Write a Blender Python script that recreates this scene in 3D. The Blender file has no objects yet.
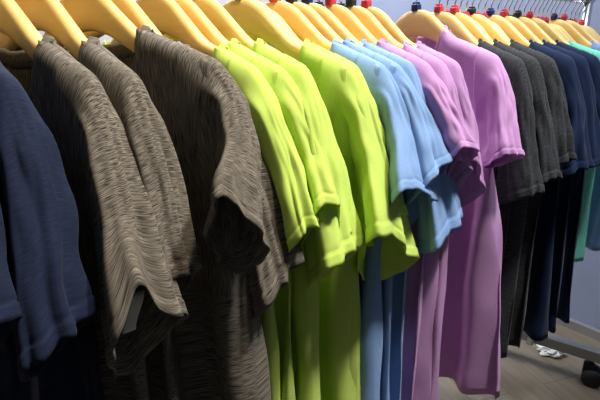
import bpy, bmesh, math, random
from mathutils import Vector, noise

C = bpy.context.scene.collection
SC = bpy.context.scene
PI = math.pi
ZC = 1.12                                  # camera height: about the shoulder line of the shirts

# ------------------------------------------------------------------ camera
cam_d = bpy.data.cameras.new('camera')
cam = bpy.data.objects.new('camera', cam_d)
C.objects.link(cam)
cam_d.sensor_width = 36.0
cam_d.lens = 480.0 / 600.0 * 36.0
cam_d.clip_start = 0.01
cam.location = (0.68, 0.0, ZC)
cam.rotation_euler = (PI / 2 - math.atan(155 / 480), 0, math.radians(52))
SC.camera = cam

# ------------------------------------------------------------------ world, lamps, exposure
SC.view_settings.view_transform = 'Standard'
SC.view_settings.look = 'None'
SC.view_settings.gamma = 1.0
SC.view_settings.use_curve_mapping = False
SC.view_settings.exposure = 0.38
world = bpy.data.worlds.new('world')
SC.world = world
world.use_nodes = True
bg = world.node_tree.nodes['Background']
bg.inputs[0].default_value = (0.80, 0.90, 1.0, 1)
bg.inputs[1].default_value = 0.04


def area(name, loc, target, size, power, col, size_y=None):
    ld = bpy.data.lights.new(name, 'AREA')
    ld.energy = power
    ld.color = col
    ld.size = size
    if size_y:
        ld.shape = 'RECTANGLE'
        ld.size_y = size_y
    o = bpy.data.objects.new(name, ld)
    C.objects.link(o)
    o.location = loc
    o.rotation_euler = (Vector(target) - Vector(loc)).to_track_quat('-Z', 'Y').to_euler()
    return o


def spot(name, loc, target, power, cone, col, rad=0.06, blend=1.0):
    ld = bpy.data.lights.new(name, 'SPOT')
    ld.energy = power
    ld.color = col
    ld.spot_size = math.radians(cone)
    ld.spot_blend = blend
    ld.shadow_soft_size = rad
    o = bpy.data.objects.new(name, ld)
    C.objects.link(o)
    o.location = loc
    o.rotation_euler = (Vector(target) - Vector(loc)).to_track_quat('-Z', 'Y').to_euler()
    return o


# ceiling track spots over the aisle, aimed at the shoulders of the shirts
spot('track_spot_warm', (0.62, 0.55, 2.35), (0.15, 0.16, 1.18), 60, 48, (1.0, 0.86, 0.62), 0.07)
spot('track_spot_aisle', (0.72, 0.95, 2.5), (0.17, 0.60, 1.12), 132, 58, (1.0, 0.96, 0.90), 0.08)
spot('track_spot_far', (0.62, 1.50, 2.5), (0.14, 1.12, 1.14), 62, 54, (0.92, 0.96, 1.0), 0.08)
area('far_wall_fill', (-1.0, 1.1, 2.75), (-1.25, 1.7, 1.25), 0.5, 30, (0.86, 0.92, 1.0))  # added fill light that brightens the blue-grey end wall, not a shop fitting
area('back_wall_fill', (-1.35, 0.5, 2.75), (-1.9, 0.6, 1.5), 0.6, 30, (1.0, 0.97, 0.94))  # invented lamp behind the rack, lifts the pale wall the spots leave dark
area('ceiling_panel', (0.5, 1.0, 2.85), (0.5, 1.0, 0.0), 1.2, 6.5, (0.95, 0.97, 1.0))

# ------------------------------------------------------------------ helpers


def link(name, me, mat=None, parent=None):
    o = bpy.data.objects.new(name, me)
    C.objects.link(o)
    if mat is not None and not me.materials:
        me.materials.append(mat)
    if parent is not None:
        o.parent = parent
    return o


def thing(name, label, cat, loc=(0, 0, 0), rz=0.0, group=None):
    o = bpy.data.objects.new(name, None)
    o.empty_display_size = 0.05
    C.objects.link(o)
    o.location = loc
    o.rotation_euler = (0, 0, rz)
    o['label'] = label
    o['category'] = cat
    if group:
        o['group'] = group
    return o


def smooth(me):
    for p in me.polygons:
        p.use_smooth = True


def bm_done(bm, name, mat, parent=None, sm=True):
    bmesh.ops.recalc_face_normals(bm, faces=bm.faces)
    me = bpy.data.meshes.new(name)
    bm.to_mesh(me)
    bm.free()
    if sm:
        smooth(me)
    return link(name, me, mat, parent)


def box(bm, x0, x1, y0, y1, z0, z1, bev=0.0):
    r = bmesh.ops.create_cube(bm, size=1.0)
    vs = r['verts']
    for v in vs:
        v.co = Vector(((x0 + x1) / 2 + v.co.x * (x1 - x0), (y0 + y1) / 2 + v.co.y * (y1 - y0), (z0 + z1) / 2 + v.co.z * (z1 - z0)))
    if bev > 0:
        es = list({e for v in vs for e in v.link_edges})
        bmesh.ops.bevel(bm, geom=es, offset=bev, segments=2, affect='EDGES', profile=0.5)


def tube(bm, pts, r, n=10, caps=True):
    """round tube along a list of points"""
    pts = [Vector(p) for p in pts]
    rings = []
    prev = None
    for i, p in enumerate(pts):
        d = (pts[min(i + 1, len(pts) - 1)] - pts[max(i - 1, 0)]).normalized()
        if prev is None:
            a = Vector((0, 0, 1)) if abs(d.z) < 0.9 else Vector((1, 0, 0))
            e1 = d.cross(a).normalized()
        else:
            e1 = (prev - d * prev.dot(d)).normalized()
        prev = e1
        e2 = d.cross(e1)
        rr = r[i] if isinstance(r, (list, tuple)) else r
        rings.append([bm.verts.new(p + (e1 * math.cos(2 * PI * k / n) + e2 * math.sin(2 * PI * k / n)) * rr) for k in range(n)])
    for a, b in zip(rings, rings[1:]):
        for k in range(n):
            bm.faces.new((a[k], a[(k + 1) % n], b[(k + 1) % n], b[k]))
    if caps:
        bm.faces.new(rings[0][::-1])
        bm.faces.new(rings[-1])


def interp(tab, x):
    """smooth (monotone cubic-ish) interpolation in a table [(x, y), ...]"""
    if x <= tab[0][0]:
        return tab[0][1]
    if x >= tab[-1][0]:
        return tab[-1][1]
    for i in range(len(tab) - 1):
        x0, y0 = tab[i]
        x1, y1 = tab[i + 1]
        if x0 <= x <= x1:
            h = x1 - x0
            m0 = (y1 - tab[i - 1][1]) / (x1 - tab[i - 1][0]) if i > 0 else (y1 - y0) / h
            m1 = (tab[i + 2][1] - y0) / (tab[i + 2][0] - x0) if i + 2 < len(tab) else (y1 - y0) / h
            t = (x - x0) / h
            return ((2 * t**3 - 3 * t**2 + 1) * y0 + (t**3 - 2 * t**2 + t) * h * m0
                    + (-2 * t**3 + 3 * t**2) * y1 + (t**3 - t**2) * h * m1)


def sstep(a, b, x):
    t = max(0.0, min(1.0, (x - a) / (b - a)))
    return t * t * (3 - 2 * t)


def nz(x, y, z):
    return noise.noise(Vector((x, y, z)))

# ------------------------------------------------------------------ materials


def srgb(r, g, b):
    def f(c):
        c /= 255.0
        return c / 12.92 if c <= 0.04045 else ((c + 0.055) / 1.055) ** 2.4
    return (f(r), f(g), f(b), 1.0)


def mat_base(name, col, rough=0.6, metal=0.0, spec=0.5):
    m = bpy.data.materials.new(name)
    m.use_nodes = True
    b = m.node_tree.nodes['Principled BSDF']
    b.inputs['Base Color'].default_value = col
    b.inputs['Roughness'].default_value = rough
    b.inputs['Metallic'].default_value = metal
    b.inputs['Specular IOR Level'].default_value = spec
    return m, m.node_tree, b


def N(nt, typ, **kw):
    n = nt.nodes.new(typ)
    for k, v in kw.items():
        setattr(n, k, v)
    return n


def fabric(name, dark, light, streak=0.0, sheen=0.15, contrast=(0.35, 0.65), thin=0.08):
    """knit jersey; streak > 0 mixes dark and light yarns in short dashes along the weft"""
    m, nt, b = mat_base(name, light, 0.85, 0.0, 0.25)
    b.inputs['Sheen Weight'].default_value = sheen * 0.4
    b.inputs['Sheen Roughness'].default_value = 0.5
    uv = N(nt, 'ShaderNodeUVMap')
    uv.uv_map = 'cloth'
    sep = N(nt, 'ShaderNodeMapping')
    sep.inputs['Scale'].default_value = (42, 1250, 1) if streak else (220, 300, 1)
    nt.links.new(uv.outputs[0], sep.inputs[0])
    n1 = N(nt, 'ShaderNodeTexNoise')
    n1.inputs['Scale'].default_value = 1.0
    n1.inputs['Detail'].default_value = 2.0
    n1.inputs['Roughness'].default_value = 0.6
    n1.inputs['Distortion'].default_value = 0.1
    nt.links.new(sep.outputs[0], n1.inputs[0])
    ramp = N(nt, 'ShaderNodeValToRGB')
    if streak:
        ramp.color_ramp.elements[0].position = contrast[0]
        ramp.color_ramp.elements[1].position = contrast[1]
    else:
        ramp.color_ramp.elements[0].position = 0.2
        ramp.color_ramp.elements[1].position = 0.6
    ramp.color_ramp.elements[0].color = dark
    ramp.color_ramp.elements[1].color = light
    nt.links.new(n1.outputs[0], ramp.inputs[0])
    nt.links.new(ramp.outputs[0], b.inputs['Base Color'])
    bump = N(nt, 'ShaderNodeBump')
    bump.inputs['Strength'].default_value = 0.04 if streak else 0.05
    bump.inputs['Distance'].default_value = 0.001
    nt.links.new(n1.outputs[0], bump.inputs['Height'])
    # slow waviness of hanging cloth
    tc = N(nt, 'ShaderNodeTexCoord')
    n2 = N(nt, 'ShaderNodeTexNoise')
    n2.inputs['Scale'].default_value = 22.0
    n2.inputs['Detail'].default_value = 1.5
    nt.links.new(tc.outputs['Object'], n2.inputs[0])
    b2 = N(nt, 'ShaderNodeBump')
    b2.inputs['Strength'].default_value = 0.15
    b2.inputs['Distance'].default_value = 0.006
    nt.links.new(n2.outputs[0], b2.inputs['Height'])
    nt.links.new(bump.outputs[0], b2.inputs['Normal'])
    nt.links.new(b2.outputs[0], b.inputs['Normal'])
    # thin knit lets some light through
    tr = N(nt, 'ShaderNodeBsdfTranslucent')
    nt.links.new(ramp.outputs[0], tr.inputs['Color'])
    nt.links.new(b2.outputs[0], tr.inputs['Normal'])
    ms = N(nt, 'ShaderNodeMixShader')
    ms.inputs[0].default_value = thin
    nt.links.new(b.outputs[0], ms.inputs[1])
    nt.links.new(tr.outputs[0], ms.inputs[2])
    nt.links.new(ms.outputs[0], nt.nodes['Material Output'].inputs['Surface'])
    return m


M = {}
M['taupe'] = fabric('taupe_heather', srgb(38, 35, 34), srgb(152, 143, 131), 1, 0.1, (0.37, 0.66))
M['navyheather'] = fabric('navy_heather', srgb(14, 22, 44), srgb(34, 46, 80), 1, 0.1, (0.3, 0.7))
M['lime'] = fabric('lime_jersey', srgb(202, 229, 98), srgb(210, 235, 116), thin=0.2)
M['blue'] = fabric('sky_blue_jersey', srgb(134, 168, 218), srgb(146, 182, 230), thin=0.2)
M['pink'] = fabric('orchid_jersey', srgb(204, 150, 206), srgb(212, 162, 214), thin=0.2)
M['charcoal'] = fabric('charcoal_heather', srgb(18, 20, 23), srgb(74, 76, 82), 1, 0.1, (0.35, 0.7))
M['navy'] = fabric('navy_jersey', srgb(6, 26, 58), srgb(10, 33, 70))
M['mint'] = fabric('mint_jersey', srgb(112, 214, 188), srgb(126, 226, 200))

# hanger: warm yellow lacquered wood
m, nt, b = mat_base('yellow_lacquer', srgb(236, 190, 92), 0.42, 0, 0.45)
tc = N(nt, 'ShaderNodeTexCoord')
mp = N(nt, 'ShaderNodeMapping')
mp.inputs['Scale'].default_value = (4, 60, 60)
nt.links.new(tc.outputs['Object'], mp.inputs[0])
n1 = N(nt, 'ShaderNodeTexNoise')
n1.inputs['Scale'].default_value = 1.0
n1.inputs['Detail'].default_value = 3
nt.links.new(mp.outputs[0], n1.inputs[0])
rp = N(nt, 'ShaderNodeValToRGB')
rp.color_ramp.elements[0].position = 0.3
rp.color_ramp.elements[1].position = 0.7
rp.color_ramp.elements[0].color = srgb(242, 206, 124)
rp.color_ramp.elements[1].color = srgb(248, 216, 142)
nt.links.new(n1.outputs[0], rp.inputs[0])
nt.links.new(rp.outputs[0], b.inputs['Base Color'])
M['hanger'] = m
M['chrome'] = mat_base('chrome', (0.75, 0.76, 0.78, 1), 0.22, 1.0)[0]
M['red'] = mat_base('red_plastic', srgb(200, 56, 72), 0.4)[0]
M['darkblue'] = mat_base('blue_plastic', srgb(28, 40, 98), 0.4)[0]
M['black'] = mat_base('black_plastic', srgb(38, 36, 42), 0.45)[0]
M['steel'] = mat_base('grey_steel', srgb(150, 150, 148), 0.45, 0.35)[0]
M['rubber'] = mat_base('black_rubber', srgb(24, 24, 26), 0.6)[0]
M['paper'] = mat_base('white_paper', srgb(235, 235, 232), 0.8)[0]


def plain_noise(name, c1, c2, scale, rough, spec=0.4):
    m, nt, b = mat_base(name, c1, rough, 0, spec)
    tc = N(nt, 'ShaderNodeTexCoord')
    n = N(nt, 'ShaderNodeTexNoise')
    n.inputs['Scale'].default_value = scale
    n.inputs['Detail'].default_value = 4
    nt.links.new(tc.outputs['Object'], n.inputs[0])
    r = N(nt, 'ShaderNodeValToRGB')
    r.color_ramp.elements[0].color = c1
    r.color_ramp.elements[1].color = c2
    r.color_ramp.elements[0].position = 0.3
    r.color_ramp.elements[1].position = 0.7
    nt.links.new(n.outputs[0], r.inputs[0])
    nt.links.new(r.outputs[0], b.inputs['Base Color'])
    return m


M['wall_end'] = plain_noise('blue_grey_wall', srgb(150, 160, 190), srgb(156, 166, 194), 6, 0.8)
M['wall_back'] = plain_noise('pale_wall', srgb(212, 210, 208), srgb(218, 216, 214), 4, 0.8)
M['skirting'] = plain_noise('grey_skirting', srgb(140, 138, 138), srgb(150, 147, 146), 8, 0.6)

# floor: pale wood vinyl planks
m, nt, b = mat_base('vinyl_planks', srgb(190, 178, 158), 0.32, 0, 0.5)
tc = N(nt, 'ShaderNodeTexCoord')
mp = N(nt, 'ShaderNodeMapping')
mp.inputs['Rotation'].default_value = (0, 0, math.radians(20))
nt.links.new(tc.outputs['Object'], mp.inputs[0])
br = N(nt, 'ShaderNodeTexBrick')
br.inputs['Scale'].default_value = 1.0
br.inputs['Brick Width'].default_value = 0.9
br.inputs['Row Height'].default_value = 0.15
br.inputs['Mortar Size'].default_value = 0.0015
br.inputs['Color1'].default_value = srgb(146, 134, 116)
br.inputs['Color2'].default_value = srgb(132, 121, 105)
br.inputs['Mortar'].default_value = srgb(110, 98, 82)
nt.links.new(mp.outputs[0], br.inputs[0])
mp2 = N(nt, 'ShaderNodeMapping')
mp2.inputs['Scale'].default_value = (3, 40, 1)
nt.links.new(mp.outputs[0], mp2.inputs[0])
n1 = N(nt, 'ShaderNodeTexNoise')
n1.inputs['Scale'].default_value = 1.0
n1.inputs['Detail'].default_value = 5
nt.links.new(mp2.outputs[0], n1.inputs[0])
mx = N(nt, 'ShaderNodeMixRGB', blend_type='MULTIPLY')
mx.inputs[0].default_value = 0.5
rp = N(nt, 'ShaderNodeValToRGB')
rp.color_ramp.elements[0].color = (0.55, 0.5, 0.45, 1)
rp.color_ramp.elements[1].color = (1, 1, 1, 1)
rp.color_ramp.elements[0].position = 0.3
rp.color_ramp.elements[1].position = 0.6
nt.links.new(n1.outputs[0], rp.inputs[0])
nt.links.new(br.outputs[0], mx.inputs[1])
nt.links.new(rp.outputs[0], mx.inputs[2])
nt.links.new(mx.outputs[0], b.inputs['Base Color'])
M['floor'] = m

# ------------------------------------------------------------------ setting


def struct(name, mat, *dims):
    bm = bmesh.new()
    box(bm, *dims)
    o = bm_done(bm, name, mat, None, False)
    o['kind'] = 'structure'
    return o


struct('floor', M['floor'], -2.2, 3.0, -2.0, 2.6, -0.08, -0.03)
struct('wall_far', M['wall_end'], -2.2, 3.0, 2.02, 2.12, -0.03, 2.9)
struct('wall_back', M['wall_back'], -2.0, -1.9, -2.0, 2.02, -0.03, 2.9)
struct('baseboard_far', M['skirting'], -1.9, 3.0, 2.0, 2.02, -0.03, 0.008)

# ------------------------------------------------------------------ clothes rack
RAIL = ZC + 0.128
rack = thing('clothes_rack', 'long chrome clothes rail on a grey steel castor base carrying all the shirts', 'clothes rack', (0, 0.3, 0))
R0 = rack.location


def rk(name, bm, mat, parent=None, sm=True):
    o = bm_done(bm, name, mat, parent or rack, sm)
    return o


bm = bmesh.new()
tube(bm, [(0, -1.35, RAIL), (0, 1.33, RAIL)], 0.0125, 16)
rk('rail', bm, M['chrome'])
for y in (-1.33, 1.31):
    bm = bmesh.new()
    tube(bm, [(0, y, 0.07), (0, y, RAIL + 0.0125)], 0.014, 16)
    rk('upright', bm, M['chrome'])
for y, a in ((-1.33, 0.0), (1.34, 0.30)):
    bm = bmesh.new()
    box(bm, -0.24, 0.22, -0.02, 0.02, 0.068, 0.108, 0.003)
    fo = rk('base_bar', bm, M['steel'], None, False)
    fo.location = (0, y, 0)
    fo.rotation_euler = (0, 0, a)
    for x in (-0.2, 0.185):
        bm = bmesh.new()
        tube(bm, [(x, 0, 0.068), (x, 0, 0.045)], 0.012, 12)
        box(bm, x - 0.018, x + 0.018, -0.012, 0.012, 0.0, 0.05, 0.004)
        ca = rk('castor', bm, M['rubber'], fo)
        for s in (-0.021, 0.021):
            tube_pts = [(x + 0.014, s - 0.008, 0.002), (x + 0.014, s + 0.008, 0.002)]
            b2 = bmesh.new()
            tube(b2, tube_pts, 0.032, 24)
            bmesh.ops.bevel(b2, geom=[e for e in b2.edges if len(e.link_faces) == 2 and e.calc_face_angle(0) > 1.0], offset=0.003, segments=2, affect='EDGES')
            me = bpy.data.meshes.new('castor')
            bmesh.ops.recalc_face_normals(b2, faces=b2.faces)
            b2.to_mesh(me)
            b2.free()
            # wheels join the castor mesh
            bmm = bmesh.new()
            bmm.from_mesh(ca.data)
            bmm.from_mesh(me)
            bmm.to_mesh(ca.data)
            bmm.free()
        smooth(ca.data)

# crumpled paper left on the floor behind the rack foot
bm = bmesh.new()
bmesh.ops.create_icosphere(bm, subdivisions=4, radius=1.0)
for v in bm.verts:
    p = v.co.copy()
    k = 0.72 + 0.28 * abs(nz(p.x * 1.9, p.y * 1.9, p.z * 1.9 + 3)) * 2 + 0.1 * nz(p.x * 5, p.y * 5, p.z * 5)
    v.co = Vector((p.x * 0.052 * k, p.y * 0.034 * k, max(p.z * 0.026 * k, -0.014)))
pp = bm_done(bm, 'crumpled_paper', M['paper'], None, False)
pp.location = (0.02, 1.76, -0.03 + 0.0142)
pp.rotation_euler = (0, 0, 0.5)
pp['label'] = 'crumpled white paper lying on the floor behind the rack foot'
pp['category'] = 'paper'

# ------------------------------------------------------------------ hangers
ARM_TOP = [(0.0, 0.068), (0.02, 0.066), (0.042, 0.055), (0.07, 0.031), (0.10, 0.007), (0.13, -0.004), (0.162, -0.016), (0.19, -0.028), (0.22, -0.045)]
ARM_H = [(0.0, 0.052), (0.03, 0.050), (0.06, 0.040), (0.09, 0.030), (0.14, 0.024), (0.20, 0.016)]
ARM_W = [(0.0, 0.015), (0.04, 0.018), (0.12, 0.019), (0.20, 0.018)]
YAW = 0.12                                 # the crowded hangers all stand slightly turned on the rail


def hanger_meshes():
    bm = bmesh.new()
    us = [(-0.192 + 0.384 * i / 44) for i in range(45)]
    rings = []
    n = 14
    for i, u in enumerate(us):
        au = abs(u)
        top, h, w = interp(ARM_TOP, au), interp(ARM_H, au), interp(ARM_W, au)
        if i in (0, 44):
            h, w, top = h * 0.5, w * 0.5, top - h * 0.25
        bend = -0.22 * max(0, au - 0.05) ** 2 * 4       # contoured shoulders curve forward
        c = top - h / 2
        ring = []
        for k in range(n):
            a = 2 * PI * k / n
            ca, sa = math.cos(a), math.sin(a)
            ex = 0.75
            yy = math.copysign(abs(ca) ** ex, ca) * w / 2 + bend
            zz = math.copysign(abs(sa) ** ex, sa) * h / 2 + c
            ring.append(bm.verts.new((u, yy, zz)))
        rings.append(ring)
    for a, b in zip(rings, rings[1:]):
        for k in range(n):
            bm.faces.new((a[k], a[(k + 1) % n], b[(k + 1) % n], b[k]))
    bm.faces.new(rings[0])
    bm.faces.new(rings[-1])
    bmesh.ops.recalc_face_normals(bm, faces=bm.faces)
    body = bpy.data.meshes.new('hanger_body')
    bm.to_mesh(body)
    bm.free()
    smooth(body)
    body.materials.append(M['hanger'])
    # hook over the rail (rail centre at local z = RAIL - ZC)
    zr = RAIL - ZC
    r = 0.0125 + 0.0022
    pts = [(0, 0, 0.06), (0, 0, 0.085), (0.0, 0, 0.098)]
    pts = [(0, 0, 0.06), (0, 0, 0.088), (0.004, 0, 0.098), (r * 0.9, 0, zr - 0.008)]
    for k in range(0, 11):
        a = -0.15 + (PI + 0.5) * k / 10
        pts.append((r * math.cos(a), 0, zr + r * math.sin(a)))
    bm = bmesh.new()
    tube(bm, pts, 0.0017, 8)
    hook = bpy.data.meshes.new('hook')
    bmesh.ops.recalc_face_normals(bm, faces=bm.faces)
    bm.to_mesh(hook)
    bm.free()
    smooth(hook)
    hook.materials.append(M['chrome'])
    marks = {}
    for key in ('red', 'darkblue', 'black'):
        bm = bmesh.new()
        box(bm, -0.008, 0.008, -0.0075, 0.0075, 0.065, 0.079, 0.0025)
        box(bm, -0.0055, 0.0055, -0.0055, 0.0055, 0.079, 0.0825, 0.001)
        bmesh.ops.recalc_face_normals(bm, faces=bm.faces)
        me = bpy.data.meshes.new('size_marker')
        bm.to_mesh(me)
        bm.free()
        smooth(me)
        me.materials.append(M[key])
        marks[key] = me
    return body, hook, marks


HB, HH, HM = hanger_meshes()


def hanger(t, label, mark, du=0.0, rz=0.0, drop=0.0, tilt=0.0):
    r = thing('clothes_hanger', label, 'hanger', (0.128 * math.sin(tilt), t, ZC), rz, 'yellow hangers on the rail')
    r.rotation_euler[1] = -tilt
    link('hanger_body', HB, None, r).location = (0, 0, -drop)
    if drop:
        r.children[0].scale = (0.88, 1, 1)
    link('hook', HH, None, r)
    if mark:
        link('size_marker', HM[mark], None, r).location = (0, 0, -drop)
    return r

# ------------------------------------------------------------------ shirts


def uvlayer(me, uvs):
    l = me.uv_layers.new(name='cloth')
    for lp in me.loops:
        l.data[lp.index].uv = uvs[lp.vertex_index]


def shirt_body(P, rnd):
    """front and back panel as one closed skirt of cloth from the shoulder line down to the hem"""
    nc, nr = 60, 54
    seed = P['seed']
    zhem = P.get('hem', -0.70)
    nw_near = P.get('nw', 0.103)
    verts, faces, uvs = [], [], []
    amp = P.get('fold', 0.014)
    lam = P.get('lam', 0.085)
    ph = rnd.uniform(0, 6.28)
    flare = P.get('flare', 0.0)
    wsw = P.get('swing', 0.0)
    ncol = 2 * nc

    def top(u, back):
        au = abs(u)
        neck_w = nw_near if u > 0 else 0.103
        z = interp(ARM_TOP, au) + 0.0045
        zn = interp(ARM_TOP, neck_w) + 0.0045
        if au < neck_w:
            k = math.sqrt(max(0.0, 1 - (au / neck_w) ** 2))
            return zn - (0.022 if back else 0.103) * k
        return z

    def width(z):
        return interp([(zhem, 0.222 + flare), (-0.45, 0.214 + flare * 0.5), (-0.25, 0.208), (-0.10, 0.205), (-0.03, 0.200), (0.1, 0.2)], z)

    for j in range(nr):
        v = j / (nr - 1)
        vv = v ** 1.35
        for i in range(ncol):
            back = i >= nc
            k = (i - nc) if back else i
            a = PI * k / nc                                  # 0..pi : u from -1 to 1
            s = -math.cos(a) if not back else math.cos(a)
            # the width is taken at the row's own height (two fixed-point passes)
            u = s * 0.2
            z = 0
            for _ in range(3):
                zt = top(max(-0.2, min(0.2, u)), back)
                z = zt + (zhem - zt) * vv
                u = s * width(z)
            au = abs(u)
            neck_w = nw_near if u > 0 else 0.103
            zt = top(max(-0.2, min(0.2, u)), back)
            dpt = zt - z
            T = 0.0175 + 0.008 * sstep(0.05, 0.4, dpt)
            edge = math.sqrt(max(0.0, 1 - (abs(s)) ** 6))
            if au < neck_w:
                op = max(0, 1 - (au / neck_w) ** 2) ** 0.3
                hh = max(op, min(1, dpt / 0.02))
                hh = min(1.0, hh)
            else:
                q = min(1.0, dpt / 0.022)
                hh = math.sqrt(max(0, 1 - (1 - q) ** 2))
                hh = max(hh, 0.75 * (1 - sstep(0.0, 0.02, au - neck_w)))
            w = T * hh * edge
            sgn = 1 if back else -1
            g = sstep(0.04, 0.35, dpt)
            fo = amp * g * (math.sin(2 * PI * u / lam + ph + 1.2 * nz(seed, z * 2.5, 0) + sgn * 0.7)
                            + 0.7 * nz(u * 16 + seed, z * 2.2, seed))
            fo += 0.006 * sstep(0.0, 0.06, dpt) * nz(u * 22 + seed * 2, z * 9, sgn * 2.3)
            # slack diagonal drape under the neck
            fo += sgn * 0.010 * sstep(0.02, 0.12, dpt) * (1 - sstep(0.2, 0.4, dpt)) * nz(u * 12, (z + abs(u) * 0.8) * 14, seed + sgn)
            du = 0.006 * g * nz(z * 5, seed, sgn)
            bend = -0.22 * max(0, min(au, 0.215) - 0.05) ** 2 * 4
            bend *= 1 - sstep(0.02, 0.3, dpt)
            y = sgn * w + fo + bend + wsw * sstep(0.0, 0.7, dpt)
            if v > 0.96:
                y += sgn * 0.0015
            zz = z
            if j == nr - 1:
                zz += 0.008 * nz(u * 9, seed, 1) 
            verts.append((u + du, y, zz))
            uvs.append((i / nc * 0.42, zz))
    for j in range(nr - 1):
        for i in range(ncol):
            i2 = (i + 1) % ncol
            faces.append((j * ncol + i, j * ncol + i2, (j + 1) * ncol + i2, (j + 1) * ncol + i))
    me = bpy.data.meshes.new('body')
    me.from_pydata(verts, [], faces)
    uvlayer(me, uvs)
    # the yarn streaks run down the yoke and across the lower part
    l = me.uv_layers['cloth']
    for p in me.polygons:
        if sum(verts[k][2] for k in p.vertices) / 4 > -0.30:
            for k in p.loop_indices:
                a, b = l.data[k].uv
                l.data[k].uv = (b, a)
    return me


def shirt_collar(P):
    """ribbed neck band following the neckline"""
    n = 56
    bm = bmesh.new()
    rings = []
    T = 0.0165
    for i in range(n):
        a = 2 * PI * i / n
        neck_w = P.get('nw', 0.103) if math.cos(a) > 0 else 0.103
        zn = interp(ARM_TOP, neck_w) + 0.0045
        u = neck_w * math.cos(a)
        back = math.sin(a) > 0
        k = abs(math.sin(a))
        z = zn - (0.022 if back else 0.103) * k
        y = (1 if back else -1) * T * k ** 0.35
        sy = 1 if back else -1
        # the band stands up around the neck
        prof = [(0.0012, -0.006), (0.0016, 0.003), (0.0010, 0.008), (-0.0014, 0.008), (-0.0022, 0.003), (-0.0016, -0.006)]
        ring = []
        for o, h in prof:
            up = (h if h < 0 else h * (0.35 + 0.65 * min(1.0, k * 2))) - (0.005 if h < 0 else 0.0)
            inn = -0.25 * max(0, h)
            uu = u * (1 + (o + inn) / neck_w) 
            ring.append(bm.verts.new((uu, y + sy * o, z + up)))
        rings.append(ring)
    m = 6
    for i in range(n):
        a, b = rings[i], rings[(i + 1) % n]
        for k in range(m):
            bm.faces.new((a[k], a[(k + 1) % m], b[(k + 1) % m], b[k]))
    bmesh.ops.recalc_face_normals(bm, faces=bm.faces)
    me = bpy.data.meshes.new('collar')
    bm.to_mesh(me)
    bm.free()
    uvlayer(me, [(v.co.x * 3, v.co.z * 3) for v in me.vertices])
    return me


# half section of a hanging sleeve: (turn, out, along): outer face, sharp fold, re-entrant side, underarm
SECTION = [(0.0, 1.0, 0.0), (0.20, 0.97, 0.5), (0.36, 0.86, 0.96), (0.40, 0.76, 1.0), (0.45, 0.58, 0.96), (0.68, -0.15, 0.66), (0.88, -0.82, 0.34), (1.0, -1.0, 0.0)]


def interp_lin(tab, x):
    for (x0, a0, b0), (x1, a1, b1) in zip(tab, tab[1:]):
        if x <= x1:
            t = (x - x0) / (x1 - x0)
            return a0 + (a1 - a0) * t, b0 + (b1 - b0) * t
    return tab[-1][1:]


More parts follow.
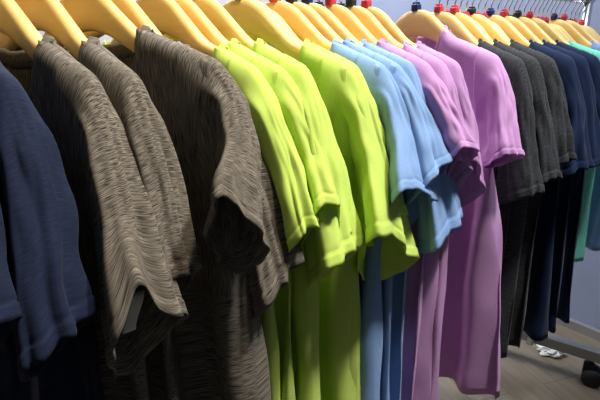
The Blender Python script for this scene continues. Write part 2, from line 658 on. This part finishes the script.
def shirt_sleeve(P, side, rnd):
    """cone of cloth from the armhole over the hanger tip down to an open hem"""
    S = dict(uo=0.272, zo=-0.25, ui=0.20, zi=-0.31, w0=-0.045, w1=0.05, skew=-0.03, sharp=1.0, pleat=0.10, bulge=0.0, seed=P['seed'])
    if side > 0:
        S.update(P.get('sl', {}))
    else:
        S['w0'], S['w1'], S['seed'] = -0.03, 0.035, P['seed'] + 31
    na, nr = 64, 34
    zt = lambda u: interp(ARM_TOP, u) + 0.006
    # outer and inner profile curves in (u, z), parametrised 0..1
    mu, mz = S.get('mu', 0.5), S.get('mz', 0.5)
    oz = S['zo']
    tz = S.get('tz', -0.034)
    lu = lambda k: 0.204 + (S['uo'] - 0.204) * k
    lz = lambda k: tz + (oz - tz) * k
    Ou = [(0, 0.165), (0.10, 0.184), (0.20, 0.202), (0.30, lu(0.16) + 0.003), (0.45, lu(0.34) + 0.003), (0.7, lu(0.64) + 0.001), (1, S['uo'])]
    Oz = [(0, zt(0.165)), (0.10, zt(0.184)), (0.20, tz + 0.004), (0.30, lz(0.14)), (0.45, lz(0.33)), (0.7, lz(0.64)), (1, oz)]
    Iu = [(0, 0.172), (0.3, 0.174), (0.6, 0.178 + (S['ui'] - 0.178) * 0.4), (1, S['ui'])]
    Iz = [(0, -0.13), (0.3, -0.165), (0.6, -0.205), (1, S['zi'])]
    wc1 = (S['w0'] + S['w1']) / 2
    wh1 = (S['w1'] - S['w0']) / 2
    W = [(0, 0.0195), (0.12, 0.0200), (0.22, 0.0210), (0.42, 0.021 + (wh1 - 0.021) * 0.27), (0.7, 0.021 + (wh1 - 0.021) * 0.62), (1, wh1)]
    verts, faces, uvs = [], [], []
    p2, p3, p5 = S.get('p2', rnd.uniform(0, 6.28)), S.get('p3', rnd.uniform(0, 6.28)), rnd.uniform(0, 6.28)
    sd = S['seed']
    hems = [0.93, 0.945]
    svals = [i / (nr - 1) * 0.90 for i in range(nr)] + [0.925, 0.936, 0.945, 0.956, 0.98, 1.0]
    bend0 = -0.22 * (0.18 - 0.05) ** 2 * 4
    for s in svals:
        ou, ozz, iu, iz = interp(Ou, s), interp(Oz, s), interp(Iu, s), interp(Iz, s)
        wh = interp(W, s)
        wc = bend0 * (1 - sstep(0.2, 0.7, s)) + wc1 * sstep(0.15, 1.0, s) + S.get('mid', 0.0) * sstep(0.08, 0.35, s) * (1 - sstep(0.5, 1.0, s))
        grow = sstep(0.25, 1.0, s)
        for i in range(na):
            a = 2 * PI * i / na
            ca, sa = math.cos(a), math.sin(a)
            # lens shaped section: flat panels meeting in folds at the outer line and the front edge
            kk = sstep(0.12, 0.34, s)
            aa = abs(math.remainder(a, 2 * PI)) / PI
            px, pw = interp_lin(SECTION, aa)
            pw = math.copysign(pw, sa)
            if S.get('dsh', 0.55) == 0.0:                        # sleeves that stay flat beside the shirt
                px, pw = 0.5 * (px + ca), 0.5 * (pw + sa)
            cx = ca + (px - ca) * kk
            sx = sa + (pw - sa) * kk
            if s < 0.3:
                # the top of the ring hugs the hanger
                k = 1 - sstep(0.0, 0.3, s)
                cx = cx * (1 - k) + k * math.copysign(abs(ca) ** 0.5, ca)
            rr = 1 + S['pleat'] * grow * (math.cos(2 * a + p2) * 0.5 + 0.55 * math.cos(3 * a + p3 + 0.8 * s) + 0.4 * math.cos(5 * a + p5 - s))
            rr += 0.11 * grow * nz(ca * 1.7 + sd, sa * 1.7, s * 2.2)
            mu_, mz_ = (ou + iu) / 2, (ozz + iz) / 2
            hu, hz = (ou - iu) / 2, (ozz - iz) / 2
            u = mu_ + hu * cx * rr
            z = mz_ + hz * cx
            w = wc + wh * sx * rr
            # hem tilt (sin > 0 is the far side of the shirt)
            z += S['skew'] * sa * sstep(0.35, 1, s)
            if 'notch' in S:                                     # hem hitched up on the outer side
                z += S['notch'] * math.exp(-(math.remainder(a - S['na0'], 2 * PI) / 0.55) ** 2) * sstep(0.55, 1, s)
            if 'step' in S:                                      # a pleat makes the hem jump
                z -= S['step'] * (2 * sstep(-0.25, 0.05, math.remainder(a, 2 * PI)) - 1) * sstep(0.5, 1, s) * max(0.0, ca)
            z += 0.004 * grow * nz(ca * 2 + sd, sa * 2, 5.0)
            # drape folds running from the shoulder to the hem
            d = 0.0028 * grow * math.sin(7 * a + p5 + 2.0 * nz(s * 2, sd, a * 0.3)) + 0.004 * sstep(0.1, 0.4, s) * nz(ca * 3 + sd, sa * 3, s * 6)
            u += d * ca
            w += d * sa
            off = 0.0
            if s > 0.93:
                off = 0.0012                                     # doubled hem
            if abs(s - 0.936) < 0.004:
                off = -0.0009                                    # stitch line
            u += off * ca
            w += off * sa
            verts.append((side * u, w, z))
            uvs.append((a * 0.055, s * 0.26))
    n = len(svals)
    for j in range(n - 1):
        for i in range(na):
            i2 = (i + 1) % na
            faces.append((j * na + i, j * na + i2, (j + 1) * na + i2, (j + 1) * na + i))
    me = bpy.data.meshes.new('sleeve')
    me.from_pydata(verts, [], faces)
    uvlayer(me, uvs)
    # uv seam: give the last column of faces its own continuous coordinates
    l = me.uv_layers['cloth']
    for p in me.polygons:
        us = [l.data[k].uv[0] for k in p.loop_indices]
        if max(us) - min(us) > 0.1:
            for k in p.loop_indices:
                if l.data[k].uv[0] < 0.1:
                    l.data[k].uv[0] += 2 * PI * 0.055
    return me


def soft(o, th=0.0012, sub=1):
    smooth(o.data)
    md = o.modifiers.new('thick', 'SOLIDIFY')
    md.thickness = th
    md.offset = 0
    return o


def shirt(t, mat, label, group, P):
    rnd = random.Random(P['seed'])
    r = thing('t_shirt', label, 't-shirt', (P.get('du', 0.0) + 0.128 * math.sin(P.get('tilt', 0.0)), t, ZC), P['yaw'], group)
    r.rotation_euler[1] = -P.get('tilt', 0.0)
    r.scale[0] = P.get('wide', 1.0)
    m = M[mat]
    soft(link('body', shirt_body(P, rnd), m, r))
    soft(link('collar', shirt_collar(P), m, r), 0.0004)
    for sd in (1, -1):
        soft(link('sleeve', shirt_sleeve(P, sd, rnd), m, r))
    return r


#        t      material       label, params
def sl(w0, w1, zo, zi, skew, uo=0.272, ui=0.215, **k):
    d = dict(t0=w0, t1=w1, zo=zo, zi=zi, skew=skew, uo=uo, ui=ui)
    d.update(k)
    return d


SHIRTS = [
    (0.0, 'navyheather', 'heather navy short-sleeved shirt cut off by the left edge, nearest of all', 'heather navy shirts',
     dict(seed=1, yaw=0.25, sl=sl(-0.050, 0.036, -0.210, -0.280, 0.000))),
    (0.05, 'navyheather', 'heather navy short-sleeved shirt hanging directly left of the brown-grey shirts', 'heather navy shirts',
     dict(seed=2, yaw=0.30, sl=sl(0.020, 0.092, -0.241, -0.300, 0.012))),
    (0.115, 'taupe', 'brown-grey heather shirt beside the navy ones, its curled sleeve opening showing a pale tag', 'brown-grey heather shirts',
     dict(seed=3, yaw=0.33, nw=0.11, sl=sl(0.09, 0.174, -0.255, -0.345, -0.003, notch=0.05, na0=-0.45, uo=0.285))),
    (0.158, 'taupe', 'brown-grey heather shirt squeezed behind the one with the curled sleeve, before the gap', 'brown-grey heather shirts',
     dict(seed=4, yaw=0.28, nw=0.112, sl=sl(0.155, 0.21, -0.227, -0.290, 0.000, uo=0.255))),
    (0.222, 'taupe', 'brown-grey heather shirt with its dark front and open neckline showing after the gap', 'brown-grey heather shirts',
     dict(seed=5, nw=0.097, yaw=0.36, tilt=0.06, du=0.002, wide=1.07, sl=sl(0.206, 0.28, -0.192, -0.25, -0.045, mid=0.016, uo=0.245, ui=0.2))),
    (0.25, 'taupe', 'brown-grey heather shirt touching the first lime green shirt', 'brown-grey heather shirts',
     dict(seed=6, yaw=0.28, nw=0.135, wide=1.0, sl=sl(0.275, 0.338, -0.275, -0.330, 0.02, uo=0.27))),
    (0.305, 'lime', 'lime green shirt next to the brown-grey shirts, first of the lime row', 'lime green shirts',
     dict(seed=7, yaw=0.26, nw=0.13, sl=sl(0.322, 0.356, -0.207, -0.280, 0.007))),
    (0.335, 'lime', 'lime green shirt second from the brown-grey shirts, with a deep crease at the shoulder', 'lime green shirts',
     dict(seed=8, yaw=0.3, nw=0.113, sl=sl(0.351, 0.445, -0.212, -0.300, -0.027, mid=0.014, step=0.015))),
    (0.375, 'lime', 'lime green shirt in the middle of the five, collar tucked behind the second', 'lime green shirts',
     dict(seed=9, yaw=0.3, nw=0.113, sl=sl(0.355, 0.450, -0.262, -0.325, 0.000))),
    (0.447, 'lime', 'lime green shirt with the widest sleeve, hem curling forward in front of the blue shirts', 'lime green shirts',
     dict(seed=10, yaw=0.3, nw=0.122, sl=sl(0.440, 0.59, -0.280, -0.355, -0.05, mid=0.016, uo=0.28))),
    (0.46, 'lime', 'lime green shirt touching the first sky blue shirt, last of the lime row', 'lime green shirts',
     dict(seed=11, yaw=0.35, nw=0.112, sl=sl(0.480, 0.575, -0.240, -0.300, -0.010, uo=0.266))),
    (0.512, 'blue', 'sky blue shirt next to the lime shirts, its broad sleeve hanging in front', 'sky blue shirts',
     dict(seed=12, yaw=0.3, nw=0.113, sl=sl(0.487, 0.64, -0.21, -0.285, -0.03, mid=0.014))),
    (0.545, 'blue', 'sky blue shirt in the middle of the three sky blue ones', 'sky blue shirts',
     dict(seed=13, yaw=0.3, nw=0.108, sl=sl(0.560, 0.657, -0.175, -0.250, 0.012, mid=0.012))),
    (0.578, 'blue', 'sky blue shirt touching the orchid pink shirts, its sleeve hanging lowest of the three', 'sky blue shirts',
     dict(seed=14, yaw=0.3, nw=0.11, sl=sl(0.605, 0.722, -0.295, -0.340, 0.011))),
    (0.62, 'pink', 'orchid pink shirt next to the sky blue shirts', 'orchid pink shirts',
     dict(seed=15, yaw=0.2, nw=0.108, sl=sl(0.633, 0.703, -0.156, -0.235, -0.014))),
    (0.664, 'pink', 'orchid pink shirt almost hidden behind the first pink one, only collar and shoulder showing', 'orchid pink shirts',
     dict(seed=27, nw=0.12, yaw=0.15, sl=sl(0.655, 0.715, -0.185, -0.250, -0.014, uo=0.248))),
    (0.7, 'pink', 'orchid pink shirt directly in front of the large pink one, hiding its near shoulder edge', 'orchid pink shirts',
     dict(seed=16, yaw=0.12, nw=0.118, sl=sl(0.700, 0.765, -0.205, -0.270, -0.040, ui=0.19, dsh=0.0, uo=0.25))),
    (0.828, 'pink', 'large orchid pink shirt with its whole front and open neckline showing', 'orchid pink shirts',
     dict(seed=17, hem=-0.71, nw=0.075, flare=0.035, yaw=0.00, tilt=0.04, du=-0.004, sl=sl(0.765, 0.835, -0.194, -0.225, -0.005, ui=0.205, dsh=0.5, uo=0.256))),
    (0.91, 'charcoal', 'charcoal heather shirt directly behind the large orchid pink shirt', 'charcoal heather shirts',
     dict(seed=18, yaw=0.05, sl=sl(0.870, 0.925, -0.270, -0.310, 0.000, ui=0.19, dsh=0.0))),
    (0.965, 'charcoal', 'charcoal heather shirt in the middle of the three charcoal ones', 'charcoal heather shirts',
     dict(seed=19, yaw=0.05, sl=sl(0.930, 0.985, -0.250, -0.300, 0.000, ui=0.19, dsh=0.0))),
    (1.03, 'charcoal', 'charcoal heather shirt touching the plain dark navy shirts', 'charcoal heather shirts',
     dict(seed=20, yaw=0.05, sl=sl(0.990, 1.050, -0.221, -0.270, 0.000, ui=0.19, dsh=0.0))),
    (1.112, 'navy', 'plain dark navy shirt beside the charcoal shirts', 'plain navy shirts',
     dict(seed=21, yaw=0.1, flare=0.02, sl=sl(1.06, 1.14, -0.25, -0.30, 0.0, ui=0.19, dsh=0.0))),
    (1.172, 'navy', 'plain dark navy shirt in the middle of the three plain navy ones', 'plain navy shirts',
     dict(seed=22, yaw=0.1, flare=0.02, sl=sl(1.12, 1.2, -0.25, -0.30, 0.0, ui=0.19, dsh=0.0))),
    (1.236, 'navy', 'plain dark navy shirt beside the mint green shirt', 'plain navy shirts',
     dict(seed=23, yaw=0.1, flare=0.02, sl=sl(1.185, 1.265, -0.25, -0.30, 0.0, ui=0.19, dsh=0.0))),
    (1.305, 'mint', 'mint green shirt behind the plain navy shirts near the rail end', 'far end shirts',
     dict(seed=24, yaw=0.2, hem=-0.56, sl=sl(1.27, 1.34, -0.25, -0.30, 0.0, ui=0.19, dsh=0.0))),
    (1.432, 'blue', 'sky blue shirt alone behind the mint green shirt near the rail end', 'far end shirts',
     dict(seed=25, yaw=0.15, hem=-0.55, sl=sl(1.4, 1.47, -0.25, -0.30, 0.0, ui=0.19, dsh=0.0))),
    (1.485, 'pink', 'orchid pink shirt at the far end of the rail', 'far end shirts',
     dict(seed=26, yaw=0.1, hem=-0.55, sl=sl(1.45, 1.52, -0.25, -0.30, 0.0, ui=0.19, dsh=0.0))),
]
for tc, mat, label, group, P in SHIRTS:
    # the neck of the shirt sits 0.097 out on the turned hanger; its hem spans t0..t1 along the rail
    t = tc - 0.105 * P['yaw']
    P['hook'] = t
    P['sl']['w0'] = P['sl']['t0'] - t - 0.26 * P['yaw']
    P['sl']['w1'] = P['sl']['t1'] - t - 0.26 * P['yaw']
    shirt(t, mat, label, group, P)

# pale label sewn inside the sleeve that gapes open
root3 = [o for o in C.objects if o.get('label', '').startswith('brown-grey heather shirt beside the navy')][0]
bm = bmesh.new()
g = bmesh.ops.create_grid(bm, x_segments=4, y_segments=8, size=0.5)
for v in bm.verts:
    v.co = Vector((0.2416 + v.co.x * 0.004 + 0.003 * math.sin(v.co.y * 4), -0.0292 + v.co.x * 0.013 + v.co.y * 0.012, -0.2580 + v.co.y * 0.042))
tag = bm_done(bm, 'care_label', M['paper'], root3)
md = tag.modifiers.new('thick', 'SOLIDIFY')
md.thickness = 0.0008
tag['label'] = 'pale care label inside the sleeve'

# a hanger in every shirt and further ones squeezed in between
marks = ['red', 'darkblue', 'red', 'red', 'black', 'darkblue', 'red', 'black']
SHORT = ['cut-off navy heather shirt', 'second navy heather shirt', 'first taupe shirt', 'second taupe shirt', 'third taupe shirt', 'last taupe shirt',
         'first lime shirt', 'second lime shirt', 'third lime shirt', 'fourth lime shirt', 'last lime shirt',
         'first blue shirt', 'second blue shirt', 'third blue shirt', 'first pink shirt', 'half-hidden pink shirt', 'third pink shirt', 'large pink shirt',
         'first charcoal shirt', 'second charcoal shirt', 'third charcoal shirt', 'first dark navy shirt', 'second dark navy shirt', 'third dark navy shirt',
         'mint shirt', 'far blue shirt', 'far pink shirt']
WORD = {'red': ' with a red size marker', 'darkblue': ' with a blue size marker', 'black': ' with a black size marker', None: ''}
NTH = ['first', 'second', 'third', 'fourth', 'fifth', 'sixth', 'seventh']
hooks = [(q[4]['hook'], q[4]['yaw']) for q in SHIRTS]
for i, q in enumerate(SHIRTS):
    hanger(hooks[i][0], 'yellow hanger carrying the ' + SHORT[i] + WORD[marks[i % 8]], marks[i % 8], rz=hooks[i][1], tilt=q[4].get('tilt', 0.0))
fill = []
for i, ((a, ya), (b, yb)) in enumerate(zip(hooks, hooks[1:])):
    if i < 6 or i in (8, 16, 17):
        continue
    n = int((b - a) / 0.0205) - 1
    for k in range(n):
        fill.append((a + (b - a) * (k + 1) / (n + 1), (ya + yb) / 2,
                     '%s spare yellow hanger after the %s' % (NTH[k], SHORT[i]) if n > 1 else 'spare yellow hanger squeezed in behind the ' + SHORT[i]))
for k, t in enumerate((1.515, 1.54, 1.565, 1.588)):
    fill.append((t, 0.05, '%s spare yellow hanger past the far pink shirt' % NTH[k]))
for i, (t, yw, lab) in enumerate(fill):
    mk = marks[(i * 3 + 1) % 8] if i % 4 else None
    hanger(t, lab + WORD[mk], mk, drop=0.012, rz=yw)
